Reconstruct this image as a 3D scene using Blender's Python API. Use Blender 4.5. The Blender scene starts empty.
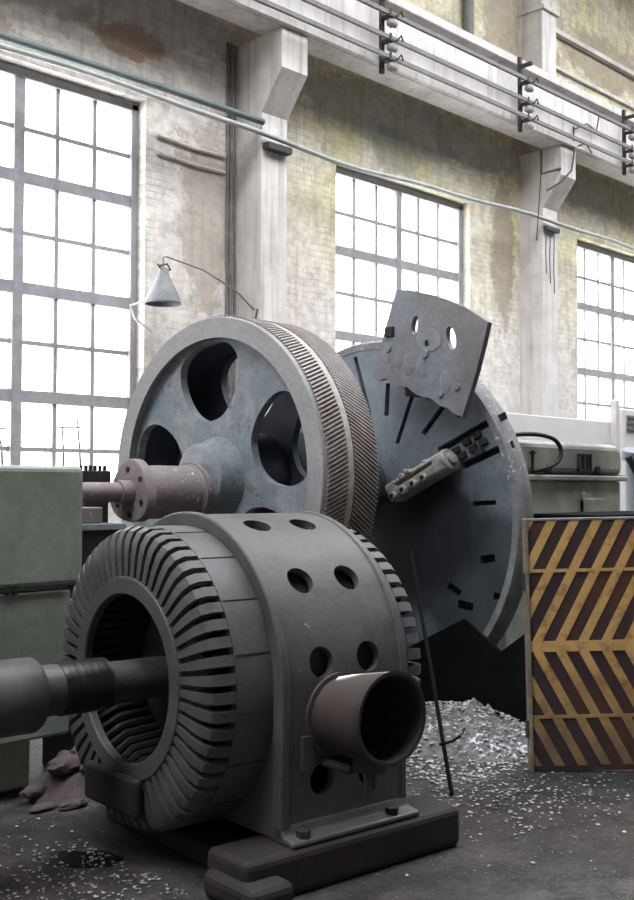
import bpy, bmesh, math, random
from mathutils import Vector, Matrix, noise
random.seed(7)
C = bpy.context.scene.collection
PI = math.pi
R = math.radians

# ------------------------------------------------------------------ helpers
def new():
    return bmesh.new()

def box(bm, x0, x1, y0, y1, z0, z1, M=None):
    vs = [bm.verts.new((x, y, z)) for x in (x0, x1) for y in (y0, y1) for z in (z0, z1)]
    for f in ((0,1,3,2),(4,6,7,5),(0,4,5,1),(2,3,7,6),(0,2,6,4),(1,5,7,3)):
        bm.faces.new([vs[i] for i in f])
    if M is not None:
        for v in vs: v.co = M @ v.co
    return vs

def frame_of(a, b):
    d = (Vector(b)-Vector(a)).normalized()
    t = Vector((0,0,1)) if abs(d.z) < .9 else Vector((1,0,0))
    u = d.cross(t).normalized(); w = d.cross(u).normalized()
    return d, u, w

def tube(bm, pts, r, n=10, caps=True):
    """round tube through a list of points; r a number or a list"""
    pts = [Vector(p) for p in pts]
    rs = r if isinstance(r, (list, tuple)) else [r]*len(pts)
    rings = []; pu = None
    for i, p in enumerate(pts):
        a = pts[max(i-1,0)]; b = pts[min(i+1,len(pts)-1)]
        d = (b-a).normalized()
        if pu is None:
            _, u, _ = frame_of(a, b)
        else:
            u = (pu - d*pu.dot(d)).normalized()
        pu = u; w = d.cross(u)
        rings.append([bm.verts.new(p + (u*math.cos(2*PI*k/n)+w*math.sin(2*PI*k/n))*rs[i]) for k in range(n)])
    for A, B in zip(rings, rings[1:]):
        for k in range(n):
            bm.faces.new((A[k], A[(k+1)%n], B[(k+1)%n], B[k]))
    if caps:
        bm.faces.new(list(reversed(rings[0]))); bm.faces.new(rings[-1])

def lathe_x(bm, prof, n=64, cy=0, cz=0, closed=True):
    """revolve (x, r) points about an axis along X; closed profile = ring solid"""
    rings = []
    for x, r in prof:
        if r < 1e-5:
            rings.append([bm.verts.new((x, cy, cz))])
        else:
            rings.append([bm.verts.new((x, cy+r*math.cos(2*PI*k/n), cz+r*math.sin(2*PI*k/n))) for k in range(n)])
    m = len(rings)
    for i in range(m if closed else m-1):
        A, B = rings[i], rings[(i+1)%m]
        if len(A) == 1 and len(B) == 1: continue
        for k in range(n):
            k2 = (k+1)%n
            if len(A) == 1: bm.faces.new((A[0], B[k], B[k2]))
            elif len(B) == 1: bm.faces.new((A[k], B[0], A[k2]))
            else: bm.faces.new((A[k], B[k], B[k2], A[k2]))

def prism(bm, poly, axis, a, b):
    """extrude a 2D polygon along axis ('x': poly=(y,z); 'y': poly=(x,z); 'z': poly=(x,y))"""
    def P(p, t):
        return {'x': (t, p[0], p[1]), 'y': (p[0], t, p[1]), 'z': (p[0], p[1], t)}[axis]
    A = [bm.verts.new(P(p, a)) for p in poly]; B = [bm.verts.new(P(p, b)) for p in poly]
    bm.faces.new(A); bm.faces.new(list(reversed(B)))
    n = len(poly)
    for i in range(n):
        bm.faces.new((A[i], B[i], B[(i+1)%n], A[(i+1)%n]))

def ico(bm, c, r, sub=1, squash=(1,1,1), jit=0):
    res = bmesh.ops.create_icosphere(bm, subdivisions=sub, radius=1)
    for v in res['verts']:
        k = 1+random.uniform(-jit, jit)
        v.co = Vector((c[0]+v.co.x*r*squash[0]*k, c[1]+v.co.y*r*squash[1]*k, c[2]+v.co.z*r*squash[2]*k))

def obj(name, bm, mat, parent=None, smooth=None, bevel=0, seg=2):
    bmesh.ops.recalc_face_normals(bm, faces=bm.faces)
    me = bpy.data.meshes.new(name); bm.to_mesh(me); bm.free()
    if smooth is not None:
        for p in me.polygons: p.use_smooth = True
        me.set_sharp_from_angle(angle=R(smooth))
    o = bpy.data.objects.new(name, me); C.objects.link(o)
    if mat: me.materials.append(mat)
    if parent: o.parent = parent
    if bevel:
        b = o.modifiers.new('bevel', 'BEVEL'); b.width = bevel; b.segments = seg; b.limit_method = 'ANGLE'; b.angle_limit = R(40)
    return o

def thing(name, label, cat, loc=(0,0,0), rz=0, group=None):
    o = bpy.data.objects.new(name, None); C.objects.link(o)
    o.location = loc; o.rotation_euler = (0,0,rz); o.empty_display_size = .1
    o['label'] = label; o['category'] = cat
    if group: o['group'] = group
    return o

def tag(o, label, cat, group=None, kind=None):
    o['label'] = label; o['category'] = cat
    if group: o['group'] = group
    if kind: o['kind'] = kind
    return o

def struct(name, bm, mat, label=None, **k):
    o = obj(name, bm, mat, **k); o['kind'] = 'structure'
    if label: o['label'] = label; o['category'] = name.split('_')[0]
    return o

def cut(o, bmc):
    """boolean difference baked into the mesh"""
    bmesh.ops.recalc_face_normals(bmc, faces=bmc.faces)
    me = bpy.data.meshes.new('cutter'); bmc.to_mesh(me); bmc.free()
    k = bpy.data.objects.new('cutter', me); C.objects.link(k)
    if o.parent: k.parent = o.parent
    m = o.modifiers.new('cut', 'BOOLEAN'); m.object = k; m.operation = 'DIFFERENCE'; m.solver = 'EXACT'
    bpy.context.view_layer.update()
    dg = bpy.context.evaluated_depsgraph_get()
    nm = bpy.data.meshes.new_from_object(o.evaluated_get(dg), depsgraph=dg)
    o.modifiers.remove(m); o.data = nm
    bpy.data.objects.remove(k)
    for p in nm.polygons: p.use_smooth = True
    nm.set_sharp_from_angle(angle=R(30))
    return o

def copy_tree(o, loc, label, parent=None):
    c = o.copy(); C.objects.link(c)
    if parent: c.parent = parent
    else: c.location = loc; c['label'] = label
    for ch in list(o.children): copy_tree(ch, None, None, c)
    return c

# ------------------------------------------------------------------ materials
class N:
    def __init__(s, name):
        s.m = bpy.data.materials.new(name); s.m.use_nodes = True
        s.t = s.m.node_tree; s.t.nodes.clear()
        s.out = s.add('ShaderNodeOutputMaterial')
    def add(s, typ, **kw):
        n = s.t.nodes.new(typ)
        for k, v in kw.items(): setattr(n, k, v)
        return n
    def link(s, a, b): s.t.links.new(a, b)
    def co(s, scale=(1,1,1), rot=(0,0,0)):
        g = s.add('ShaderNodeNewGeometry'); mp = s.add('ShaderNodeMapping')
        mp.inputs['Scale'].default_value = scale; mp.inputs['Rotation'].default_value = rot
        s.link(g.outputs['Position'], mp.inputs['Vector']); return mp.outputs['Vector']
    def noise(s, vec, scale, detail=6, rough=.6):
        n = s.add('ShaderNodeTexNoise'); n.inputs['Scale'].default_value = scale
        n.inputs['Detail'].default_value = detail; n.inputs['Roughness'].default_value = rough
        s.link(vec, n.inputs['Vector']); return n.outputs['Fac']
    def ramp(s, fac, stops):
        r = s.add('ShaderNodeValToRGB'); e = r.color_ramp.elements
        while len(e) < len(stops): e.new(.5)
        for el, (p, c) in zip(e, stops):
            el.position = p; el.color = (c, c, c, 1) if isinstance(c, (int, float)) else (*c, 1)
        s.link(fac, r.inputs['Fac']); return r.outputs['Color']
    def mix(s, fac, a, b, mode='MIX'):
        n = s.add('ShaderNodeMix', data_type='RGBA', blend_type=mode)
        for sock, v in ((n.inputs[0], fac), (n.inputs[6], a), (n.inputs[7], b)):
            if isinstance(v, (int, float)): sock.default_value = v
            elif isinstance(v, tuple): sock.default_value = (*v, 1)
            else: s.link(v, sock)
        return n.outputs[2]
    def math(s, op, a, b=None, clamp=False):
        n = s.add('ShaderNodeMath', operation=op, use_clamp=clamp)
        for sock, v in ((n.inputs[0], a), (n.inputs[1], b)):
            if v is None: continue
            if isinstance(v, (int, float)): sock.default_value = v
            else: s.link(v, sock)
        return n.outputs[0]
    def bsdf(s, col, rough=.6, metal=0, bump=None, bs=.3, bd=.01, spec=.4):
        b = s.add('ShaderNodeBsdfPrincipled')
        for nm, v in (('Base Color', col), ('Roughness', rough)):
            if isinstance(v, (int, float)): b.inputs[nm].default_value = v
            elif isinstance(v, tuple): b.inputs[nm].default_value = (*v, 1)
            else: s.link(v, b.inputs[nm])
        b.inputs['Metallic'].default_value = metal
        b.inputs['Specular IOR Level'].default_value = spec
        if bump is not None:
            bp = s.add('ShaderNodeBump'); bp.inputs['Strength'].default_value = bs; bp.inputs['Distance'].default_value = bd
            s.link(bump, bp.inputs['Height']); s.link(bp.outputs['Normal'], b.inputs['Normal'])
        s.link(b.outputs['BSDF'], s.out.inputs['Surface']); return b

def iron(name, c1, c2, rough=.6, scale=5, fleck=None, fl=.66, bs=.25, c3=None, metal=0, spec=.4):
    """painted or bare iron with mottled grime; optional pale flecks of flaked paint"""
    n = N(name); v = n.co()
    f = n.noise(v, scale, 8, .65)
    col = n.ramp(f, [(.32, c1), (.68, c2)])
    if c3:
        col = n.mix(n.ramp(n.noise(v, scale*.45, 4, .6), [(.45, 0.), (.65, 1.)]), col, c3)
    fine = n.noise(v, scale*9, 5, .7)
    col = n.mix(.5, col, n.ramp(fine, [(.3, .45), (.7, 1.)]), 'MULTIPLY')
    if fleck:
        m = n.ramp(n.noise(v, 24, 4, .75), [(fl, 0.), (fl+.03, 1.)])
        k = n.ramp(n.noise(v, 3.1, 2, .5), [(.5, 0.), (.62, 1.)])
        col = n.mix(n.math('MULTIPLY', m, k), col, fleck)
    rr = n.ramp(f, [(.3, rough-.12), (.7, min(1, rough+.15))])
    n.bsdf(col, rr, metal, fine, bs, .006, spec)
    return n.m

def plain(name, c, rough=.7, metal=0, var=.25, scale=6):
    n = N(name); v = n.co(); f = n.noise(v, scale, 6, .65)
    d = tuple(x*(1-var) for x in c)
    n.bsdf(n.ramp(f, [(.3, d), (.7, c)]), rough, metal, n.noise(v, scale*8, 4, .6), .2, .005)
    return n.m

M = {}
M['motor']   = iron('motor_paint', (.075,.068,.067), (.125,.114,.112), .55, 4.5, (.40,.39,.39), .665)
M['bell']    = iron('bell_iron', (.075,.073,.076), (.125,.120,.122), .55, 6, (.3,.3,.3), .72)
M['dark']    = iron('dark_iron', (.012,.012,.014), (.03,.029,.032), .7, 7)
M['winding'] = iron('winding_varnish', (.014,.014,.018), (.035,.034,.042), .5, 30)
M['shaft']   = iron('oily_shaft_steel', (.045,.04,.04), (.11,.10,.10), .45, 5, (.5,.48,.46), .7)
M['grease']  = iron('black_grease', (.006,.006,.006), (.02,.018,.018), .35, 12, (.4,.4,.4), .74)
M['rust']    = iron('rusty_brown_pipe', (.045,.034,.032), (.08,.060,.056), .65, 6, c3=(.04,.036,.037))
M['bed']     = iron('bed_casting', (.016,.014,.014), (.036,.031,.031), .75, 4, c3=(.040,.030,.028))
M['gearface']= iron('gear_face_cast_iron', (.17,.175,.195), (.38,.39,.42), .55, 9, (.07,.12,.15), .57, .8, c3=(.20,.25,.29))
M['gearrim'] = iron('gear_rim_steel', (.26,.25,.26), (.38,.37,.38), .5, 4)
M['teeth']   = iron('gear_teeth_steel', (.24,.205,.195), (.42,.37,.355), .45, 9)
M['drum']    = iron('gear_inside_shade', (.030,.036,.05), (.065,.074,.095), .7, 5)  # interior shade of the wheel put into the colour; headstock uses it too
M['groove']  = iron('gear_groove', (.36,.35,.32), (.60,.58,.54), .7, 18)
M['housing'] = iron('housing_primer', (.20,.155,.155), (.30,.25,.25), .6, 5, (.75,.72,.70), .62, c3=(.24,.215,.215))
n = N('faceplate_steel'); v = n.co()
f = n.noise(v, 3.2, 8, .65); col = n.ramp(f, [(.32, (.125,.15,.178)), (.68, (.23,.268,.30))])
fine = n.noise(v, 28, 5, .7); col = n.mix(.5, col, n.ramp(fine, [(.3, .45), (.7, 1.)]), 'MULTIPLY')
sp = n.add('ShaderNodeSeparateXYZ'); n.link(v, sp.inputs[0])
def oil(cy, cz, ry, rz, amt):                                # oily blotches painted in for the shade on the lower plate
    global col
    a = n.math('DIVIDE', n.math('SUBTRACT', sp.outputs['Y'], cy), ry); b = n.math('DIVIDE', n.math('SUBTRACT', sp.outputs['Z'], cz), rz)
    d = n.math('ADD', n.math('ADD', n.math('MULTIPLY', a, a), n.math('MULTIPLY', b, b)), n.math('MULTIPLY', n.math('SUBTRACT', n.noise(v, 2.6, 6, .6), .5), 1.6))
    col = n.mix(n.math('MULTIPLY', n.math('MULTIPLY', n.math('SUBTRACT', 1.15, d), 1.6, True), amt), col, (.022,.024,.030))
oil(4.55, 1.22, .52, .42, .92); oil(4.95, 1.0, .5, .6, .92); oil(4.05, .85, .70, .50, .70)  # oily blotches that paint in the shade on the lower plate
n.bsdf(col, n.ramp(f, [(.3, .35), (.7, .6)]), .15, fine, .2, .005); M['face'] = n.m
M['slot']    = plain('dark_slot', (.012,.012,.014), .6)  # near-black tone for slot floors and screw sockets
M['rimworn'] = iron('worn_rim', (.16,.165,.175), (.30,.30,.31), .6, 12, (.6,.6,.58), .6)
M['jaw']     = iron('jaw_steel', (.20,.188,.175), (.44,.42,.39), .55, 16)
M['plate']   = iron('torn_plate_steel', (.16,.15,.16), (.27,.25,.265), .5, 5, c3=(.22,.25,.28))
M['green']   = iron('green_machine_enamel', (.22,.25,.215), (.33,.36,.315), .5, 2.2, (.6,.6,.58), .70, .15)
M['greend']  = iron('green_machine_enamel_dusty', (.42,.45,.385), (.58,.60,.52), .55, 3, c3=(.25,.25,.23))
M['seam']    = plain('seam_black', (.02,.022,.02), .8)
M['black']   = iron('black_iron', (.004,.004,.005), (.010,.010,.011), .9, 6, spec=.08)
M['rubber']  = plain('black_rubber', (.02,.018,.02), .6)
M['pipe']    = iron('wall_pipe_paint', (.33,.35,.35), (.52,.52,.50), .6, 5)
M['teal']    = iron('teal_pipe_paint', (.085,.11,.112), (.16,.19,.19), .6, 5)
M['busbar']  = iron('busbar_steel', (.13,.12,.12), (.24,.225,.22), .6, 6)
M['bracket'] = plain('bracket_iron', (.05,.047,.05), .7)
M['porcelain']= plain('porcelain', (.30,.27,.26), .35)
M['lamp']    = iron('lamp_enamel', (.16,.165,.175), (.27,.275,.29), .5, 8)
M['frame']   = iron('window_frame_paint', (.27,.265,.28), (.40,.39,.41), .7, 7)
M['white']   = plain('whitewash', (.72,.71,.70), .85, 0, .1, 3)
M['hallwall']= plain('hall_wall_grey', (.30,.28,.26), .9)
M['roof']    = plain('roof_sooty_boards', (.16,.15,.14), .9)
M['wood']    = iron('old_timber', (.03,.025,.022), (.07,.058,.05), .85, 8)
M['bluegrey']= iron('bluegrey_steel', (.22,.24,.27), (.36,.38,.41), .6, 4)
M['chip']    = plain('paint_flake', (.55,.54,.53), .8, 0, .75, 60)
M['swarf']   = plain('metal_shavings', (.62,.62,.63), .55, .1, .8, 60)
M['rag']     = iron('brown_rag', (.05,.035,.035), (.11,.085,.085), .9, 9, (.4,.38,.36), .66)
M['oil']     = plain('black_oil', (.006,.006,.006), .22)

# yellow paint, grimy
n = N('yellow_hazard_paint'); v = n.co()
f = n.noise(v, 5, 7, .7)
col = n.ramp(f, [(.30, (.40,.22,.07)), (.55, (.66,.41,.15))])
g = n.ramp(n.noise(v, 11, 6, .7), [(.52, 0.), (.70, 1.)])
col = n.mix(g, col, (.23,.115,.05))
sp = n.add('ShaderNodeSeparateXYZ'); n.link(v, sp.inputs[0])
low = n.math('SUBTRACT', .62, sp.outputs['Z'])                 # splashed dirt on the lowest part of the board
dirt = n.math('MULTIPLY', n.math('ADD', n.math('MULTIPLY', low, 1.3), n.math('SUBTRACT', n.noise(v, 4, 5, .6), .5)), 1.2, True)
col = n.mix(dirt, col, (.15,.105,.065))
n.bsdf(col, .6, 0, n.noise(v, 40, 4, .6), .2, .004); M['yellow'] = n.m
M['barrier'] = iron('barrier_dark_sheet', (.035,.022,.026), (.065,.042,.046), .7, 6, c3=(.10,.045,.03))

# floor
n = N('floor_dirty_concrete'); v = n.co()
f = n.noise(v, 1.3, 8, .65)
col = n.ramp(f, [(.36, (.016,.014,.014)), (.52, (.045,.040,.040)), (.68, (.095,.087,.085))])
b2 = n.ramp(n.noise(v, .8, 3, .5), [(.46, 0.), (.62, 1.)])
col = n.mix(n.math('MULTIPLY', b2, .85), col, (.052,.033,.029))
b3 = n.ramp(n.noise(v, 5.5, 6, .7), [(.40, .35), (.58, 1.25)])
col = n.mix(.8, col, b3, 'MULTIPLY')
fine = n.noise(v, 28, 6, .75)
col = n.mix(.75, col, n.ramp(fine, [(.3, .3), (.7, 1.25)]), 'MULTIPLY')
m = n.ramp(n.noise(v, 55, 3, .7), [(.63, 0.), (.66, 1.)])
col = n.mix(n.math('MULTIPLY', m, n.ramp(n.noise(v, 2.2, 3, .6), [(.36, 0.), (.55, .9)])), col, (.26,.25,.24))
n.bsdf(col, n.ramp(f, [(.3, .55), (.6, .85)]), 0, n.noise(v, 9, 8, .75), .6, .03); M['floor'] = n.m

# wall: brick under peeling whitewash, yellow-green lime wash further along and higher up
n = N('wall_peeling_brick'); v = n.co()
sp = n.add('ShaderNodeSeparateXYZ'); n.link(v, sp.inputs[0])
cb = n.add('ShaderNodeCombineXYZ'); n.link(sp.outputs['X'], cb.inputs[0]); n.link(sp.outputs['Z'], cb.inputs[1])
wob = n.noise(v, 2.5, 3, .5)
wv = n.add('ShaderNodeTexNoise'); wv.inputs['Scale'].default_value = 3.5; wv.inputs['Detail'].default_value = 4; n.link(v, wv.inputs['Vector'])
bvec = n.add('ShaderNodeVectorMath', operation='MULTIPLY_ADD'); n.link(wv.outputs['Color'], bvec.inputs[0]); bvec.inputs[1].default_value = (.07,.07,.0); n.link(cb.outputs[0], bvec.inputs[2])
br = n.add('ShaderNodeTexBrick'); n.link(bvec.outputs[0], br.inputs['Vector'])
br.inputs['Scale'].default_value = 1; br.inputs['Brick Width'].default_value = .27; br.inputs['Row Height'].default_value = .082
br.inputs['Mortar Size'].default_value = .007; br.inputs['Bias'].default_value = -.2
br.inputs['Color1'].default_value = (.37,.26,.18,1); br.inputs['Color2'].default_value = (.28,.225,.17,1); br.inputs['Mortar'].default_value = (.42,.38,.33,1)
X, Z = sp.outputs['X'], sp.outputs['Z']
pale = n.ramp(n.noise(v, 1.6, 6, .6), [(.3, (.68,.62,.565)), (.7, (.84,.79,.74))])
lime = n.ramp(n.noise(v, 1.9, 6, .65), [(.3, (.58,.545,.33)), (.7, (.78,.74,.50))])
nz = n.noise(v, .9, 5, .6)
# lime mask: to the right of x=9.5 and above z=4, blotchy
mx = n.math('MULTIPLY', n.math('SUBTRACT', X, 8.6), .5, True)
mz = n.math('MULTIPLY', n.math('SUBTRACT', Z, 3.9), .7, True)
lm = n.math('MULTIPLY', mx, mz)
up = n.math('MULTIPLY', n.math('SUBTRACT', Z, 7.3), 2., True)
lm = n.math('MAXIMUM', lm, up)
lm = n.math('MULTIPLY', lm, n.ramp(nz, [(.36, .25), (.56, 1.)]))
col = n.mix(lm, pale, lime)
# the brick relief tints the wash
bc = br.outputs['Color']; bf = br.outputs['Fac']
col = n.mix(n.math('MULTIPLY', n.ramp(n.noise(v, 4, 6, .7), [(.46, 0.), (.64, .6)]), bf), col, n.mix(.5, col, (.30,.27,.24)))
blot = n.ramp(n.noise(v, 3.4, 8, .75), [(.38, .66), (.55, 1.)])
col = n.mix(.5, col, blot, 'MULTIPLY')
bv = n.ramp(n.noise(cb.outputs[0], 7, 2, .5), [(.40, .55), (.60, 1.)])
col = n.mix(n.ramp(n.noise(v, 1.3, 5, .65), [(.46, .0), (.62, .6)]), col, n.mix(n.ramp(n.math('SUBTRACT', bf, n.math('MULTIPLY', n.noise(v, 9, 4, .7), .9)), [(.0, 0.), (.35, 1.)]), col, n.mix(.45, col, (.14,.125,.10))), 'MIX')
col = n.mix(.4, col, bv, 'MULTIPLY')
spk = n.ramp(n.noise(v, 15, 6, .8), [(.30, .35), (.44, 1.)])
col = n.mix(.45, col, spk, 'MULTIPLY')
# bare brick where the wash has fallen off
pk = n.noise(v, 1.15, 7, .7)
bare = n.ramp(n.math('ADD', pk, n.math('MULTIPLY', n.noise(v, 12, 4, .7), .10)), [(.62, 0.), (.66, 1.)])
hi = n.math('MULTIPLY', n.math('SUBTRACT', Z, 2.6), .6, True)
col = n.mix(n.math('MULTIPLY', bare, n.math('MULTIPLY', hi, .75)), col, n.mix(.45, bc, (.45,.40,.33)))
def patch(cx, cz, rx, rz, colr, amt):
    global col
    a = n.math('DIVIDE', n.math('SUBTRACT', X, cx), rx); b = n.math('DIVIDE', n.math('SUBTRACT', Z, cz), rz)
    d = n.math('ADD', n.math('MULTIPLY', a, a), n.math('MULTIPLY', b, b))
    d = n.math('ADD', d, n.math('MULTIPLY', n.math('SUBTRACT', n.noise(v, 3.2, 6, .75), .5), 3.2))
    mk = n.math('MULTIPLY', n.math('SUBTRACT', 1.1, d), 2.5, True)
    col = n.mix(n.math('MULTIPLY', mk, amt), col, colr)
patch(7.15, 6.55, .50, .20, n.mix(.25, bc, (.50,.24,.14)), .85)      # orange bare brick left of the first column
patch(8.3, 4.7, .42, 1.2, n.mix(.4, bc, (.30,.27,.25)), .6)          # broken facing beside the first column
patch(14.5, 5.3, .35, 1.3, n.mix(.4, bc, (.20,.18,.16)), .75)
patch(11.8, 6.35, .5, .35, (.30,.28,.24), .6)
patch(6.6, 6.95, 2.4, .42, (.20,.21,.235), .4)                        # soot and the crane beam's shadow, painted here and in the next two
patch(12.2, 6.80, 3.0, .42, (.22,.26,.30), .5)
patch(17.6, 6.8, 2.4, .40, (.22,.25,.28), .45)
patch(15.0, 9.0, 1.2, .9, n.mix(.5, bc, (.25,.22,.17)), .7)
patch(17.7, 9.3, 1.5, .5, n.mix(.5, bc, (.26,.22,.18)), .7)
strk = n.noise(n.co((6, 6, .35)), 1.5, 5, .6)
col = n.mix(n.ramp(strk, [(.52, 0.), (.72, .45)]), col, (.27,.25,.20))
hgt = n.math('ADD', n.math('MULTIPLY', bf, -.35), n.noise(v, 9, 7, .7))
n.bsdf(col, .9, 0, hgt, .55, .02, .2); M['wall'] = n.m

# pale limewash on columns and beam
n = N('column_limewash'); v = n.co()
f = n.noise(v, 2.2, 7, .65)
col = n.ramp(f, [(.3, (.50,.465,.445)), (.6, (.66,.63,.61))])
st = n.noise(n.co((5,5,.3)), 1.6, 5, .6)
col = n.mix(n.ramp(st, [(.52, 0.), (.72, .55)]), col, (.24,.225,.21))
n.bsdf(col, .9, 0, n.noise(v, 12, 6, .7), .4, .012, .2); M['column'] = n.m

# dusty window glass: lets the sky through, the dust scatters some of it
n = N('dusty_glass'); v = n.co()
tr = n.add('ShaderNodeBsdfTransparent'); tl = n.add('ShaderNodeBsdfTranslucent')
tl.inputs['Color'].default_value = (.93,.93,.92,1); tr.inputs['Color'].default_value = (.97,.97,.96,1)
mx = n.add('ShaderNodeMixShader'); n.link(n.ramp(n.noise(v, 1.6, 4, .6), [(.35, .18), (.7, .5)]), mx.inputs[0])
n.link(tr.outputs[0], mx.inputs[1]); n.link(tl.outputs[0], mx.inputs[2]); n.link(mx.outputs[0], n.out.inputs['Surface']); M['glass'] = n.m

# ------------------------------------------------------------------ the hall
bm = new(); box(bm, -8, 27, -9, 10.5, -.3, 0); struct('floor', bm, M['floor'])

WM = [5.87-6.22, 5.87, 12.09, 18.31, 24.53]; WH = 1.52; WZ0, WZ1 = 1.28, 5.93
bm = new()
edges = [-8] + [e for m_ in WM for e in (m_-WH, m_+WH)] + [27]
for i in range(0, len(edges), 2):
    box(bm, edges[i], min(edges[i+1], 27), 10, 10.5, 0, 11.6)
for m_ in WM:
    box(bm, m_-WH, min(m_+WH, 27), 10, 10.5, 0, WZ0); box(bm, m_-WH, min(m_+WH, 27), 10, 10.5, WZ1, 11.6)
struct('wall_back', bm, M['wall'])
bm = new(); box(bm, -8.4, -8, -9, 10.5, 0, 11.6); struct('wall_left', bm, M['hallwall'])
bm = new(); box(bm, 27, 27.4, -9, 10.5, 0, 11.6); struct('wall_right', bm, M['hallwall'])
bm = new(); box(bm, -8.4, 27.4, -9.4, -9, 0, 11.6); struct('wall_front', bm, M['hallwall'])
SKY = (.5, 6.4)
bm = new()
box(bm, -8.4, 27.4, -9.4, SKY[0], 11.6, 11.9); box(bm, -8.4, 27.4, SKY[1], 10.5, 11.6, 11.9)
struct('ceiling', bm, M['roof'])
bm = new()
for x in range(-8, 28, 2): box(bm, x, x+.12, SKY[0], SKY[1], 11.62, 11.85)
struct('trim_1', bm, M['frame'])                                     # glazing bars of the roof light

# windows
def window(k, mid, z0=1.32):
    W, Y0, Y1 = 1.43, 10.16, 10.26
    zt, zb = 5.82, [4.765, 3.585, 2.44]
    root = bpy.data.objects.new('window_%d' % k, None); C.objects.link(root); root['kind'] = 'structure'
    root.location = (mid, 0, 0)
    bm = new()
    for s in (-1, 1): box(bm, *(sorted((s*W, s*(W+.085)))), Y0-.02, Y1+.02, z0, zt+.08)
    box(bm, -W-.085, W+.085, Y0-.02, Y1+.02, zt, zt+.10); box(bm, -W-.085, W+.085, Y0-.06, Y1+.02, z0-.06, z0+.04)
    obj('frame', bm, M['frame'], root, bevel=.008)
    bm = new(); box(bm, -.062, .062, Y0-.01, Y1, z0, zt)
    for z in zb:
        if z > z0: box(bm, -W, W, Y0, Y1-.01, z-.066, z+.066)
    obj('mullion', bm, M['frame'], root, bevel=.006)
    bm = new()
    for s in (-1, 1):
        for q in (1, 2): box(bm, s*q*W/3-.024, s*q*W/3+.024, Y0+.02, Y1-.03, z0, zt)
    lv = [zt]+zb+[1.32]
    for a, b in zip(lv, lv[1:]):
        zz = (a+b)/2
        if zz > z0: box(bm, -W, W, Y0+.026, Y1-.036, zz-.024, zz+.024)
    obj('glazing_bar', bm, M['frame'], root)
    bm = new(); pw = W/3
    for a, b in zip(lv, lv[1:]):
        for h in range(2):
            za, zb_ = a-(a-b)/2*h, a-(a-b)/2*(h+1)
            if zb_ < z0-.05: continue
            for c in range(6):
                if k == 1 and b < 2 and c in (2, 4): continue          # panes gone at the bottom of the first window
                vs = [bm.verts.new(p) for p in ((-W+c*pw, Y0+.045, zb_), (-W+(c+1)*pw, Y0+.045, zb_), (-W+(c+1)*pw, Y0+.045, za), (-W+c*pw, Y0+.045, za))]
                bm.faces.new(vs)
    obj('glass', bm, M['glass'], root)
for k, m_ in enumerate(WM): window(k if k else 5, m_) if k != 3 else window(3, m_, 2.62)

# columns with corbels
COLX = [2.8, 9.0, 15.2, 21.4]
for i, x in enumerate(COLX):
    bm = new(); w = .215
    box(bm, x-w, x+w, 9.55, 10.05, 0, 6.98)
    prism(bm, [(9.56, 6.02), (9.56, 6.985), (9.20, 6.985), (9.20, 6.50)], 'x', x-w-.005, x+w+.005)
    o = struct('column', bm, M['column'], bevel=.012)
    o['label'] = ['white column left of the first window', 'white column with corbel behind the big gear wheel', 'white column with corbel and hanging wires, between the second and third windows', 'white column right of the third window'][i]
    o['category'] = 'column'
    bm = new(); box(bm, x-w, x+w, 9.55, 10.05, 8.02, 11.6); box(bm, x-w-.03, x+w+.03, 9.50, 10.05, 9.30, 9.37)
    o = struct('column', bm, M['column'], bevel=.012)
    o['label'] = ['upper column above the crane beam, first', 'upper column above the crane beam over the big gear', 'upper column above the crane beam, near top right', 'upper column above the crane beam, last'][i]; o['category'] = 'column'
# dark conduit strips on the upper wall and ledge
bm = new(); box(bm, 15.9, 19.4, 9.90, 10.01, 9.32, 9.40); box(bm, 15.9, 19.4, 9.94, 10.01, 8.72, 8.78)
struct('trim_2', bm, M['column'])
bm = new(); tube(bm, [(13.45, 9.9, 8.0), (13.45, 9.9, 11.6)], .085, 12)
tag(obj('drain_pipe', bm, M['busbar'], smooth=40), 'dark vertical pipe on the upper wall above the crane beam', 'pipe')

# crane beam
bm = new()
prism(bm, [(9.20, 6.99), (9.58, 6.99), (9.58, 7.98), (9.10, 7.98), (9.10, 7.86), (9.20, 7.80)], 'x', -7.9, 26.9)
box(bm, -7.9, 26.9, 9.13, 9.22, 7.00, 7.09)
o = struct('crane_beam', bm, M['column'], bevel=.01); o['label'] = 'whitewashed concrete crane beam along the window wall'; o['category'] = 'beam'
bm = new(); prism(bm, [(9.30, 7.98), (9.46, 7.98), (9.46, 8.0), (9.40, 8.02), (9.40, 8.09), (9.43, 8.10), (9.43, 8.14), (9.33, 8.14), (9.33, 8.10), (9.36, 8.09), (9.36, 8.02), (9.30, 8.0)], 'x', -7.9, 26.9)
tag(obj('crane_rail', bm, M['busbar']), 'long steel rail on top of the crane beam', 'rail')
BB = [(7.60, 'uppermost steel conductor bar along the crane beam'), (7.28, 'middle steel conductor bar along the crane beam'), (7.03, 'lowest steel conductor bar along the crane beam')]
for z, lb in BB:
    bm = new(); box(bm, -7.5, 26.5, 8.93, 8.975, z-.026, z+.026)
    tag(obj('conductor_bar', bm, M['busbar']), lb, 'bar', 'crane conductor bars')
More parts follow.
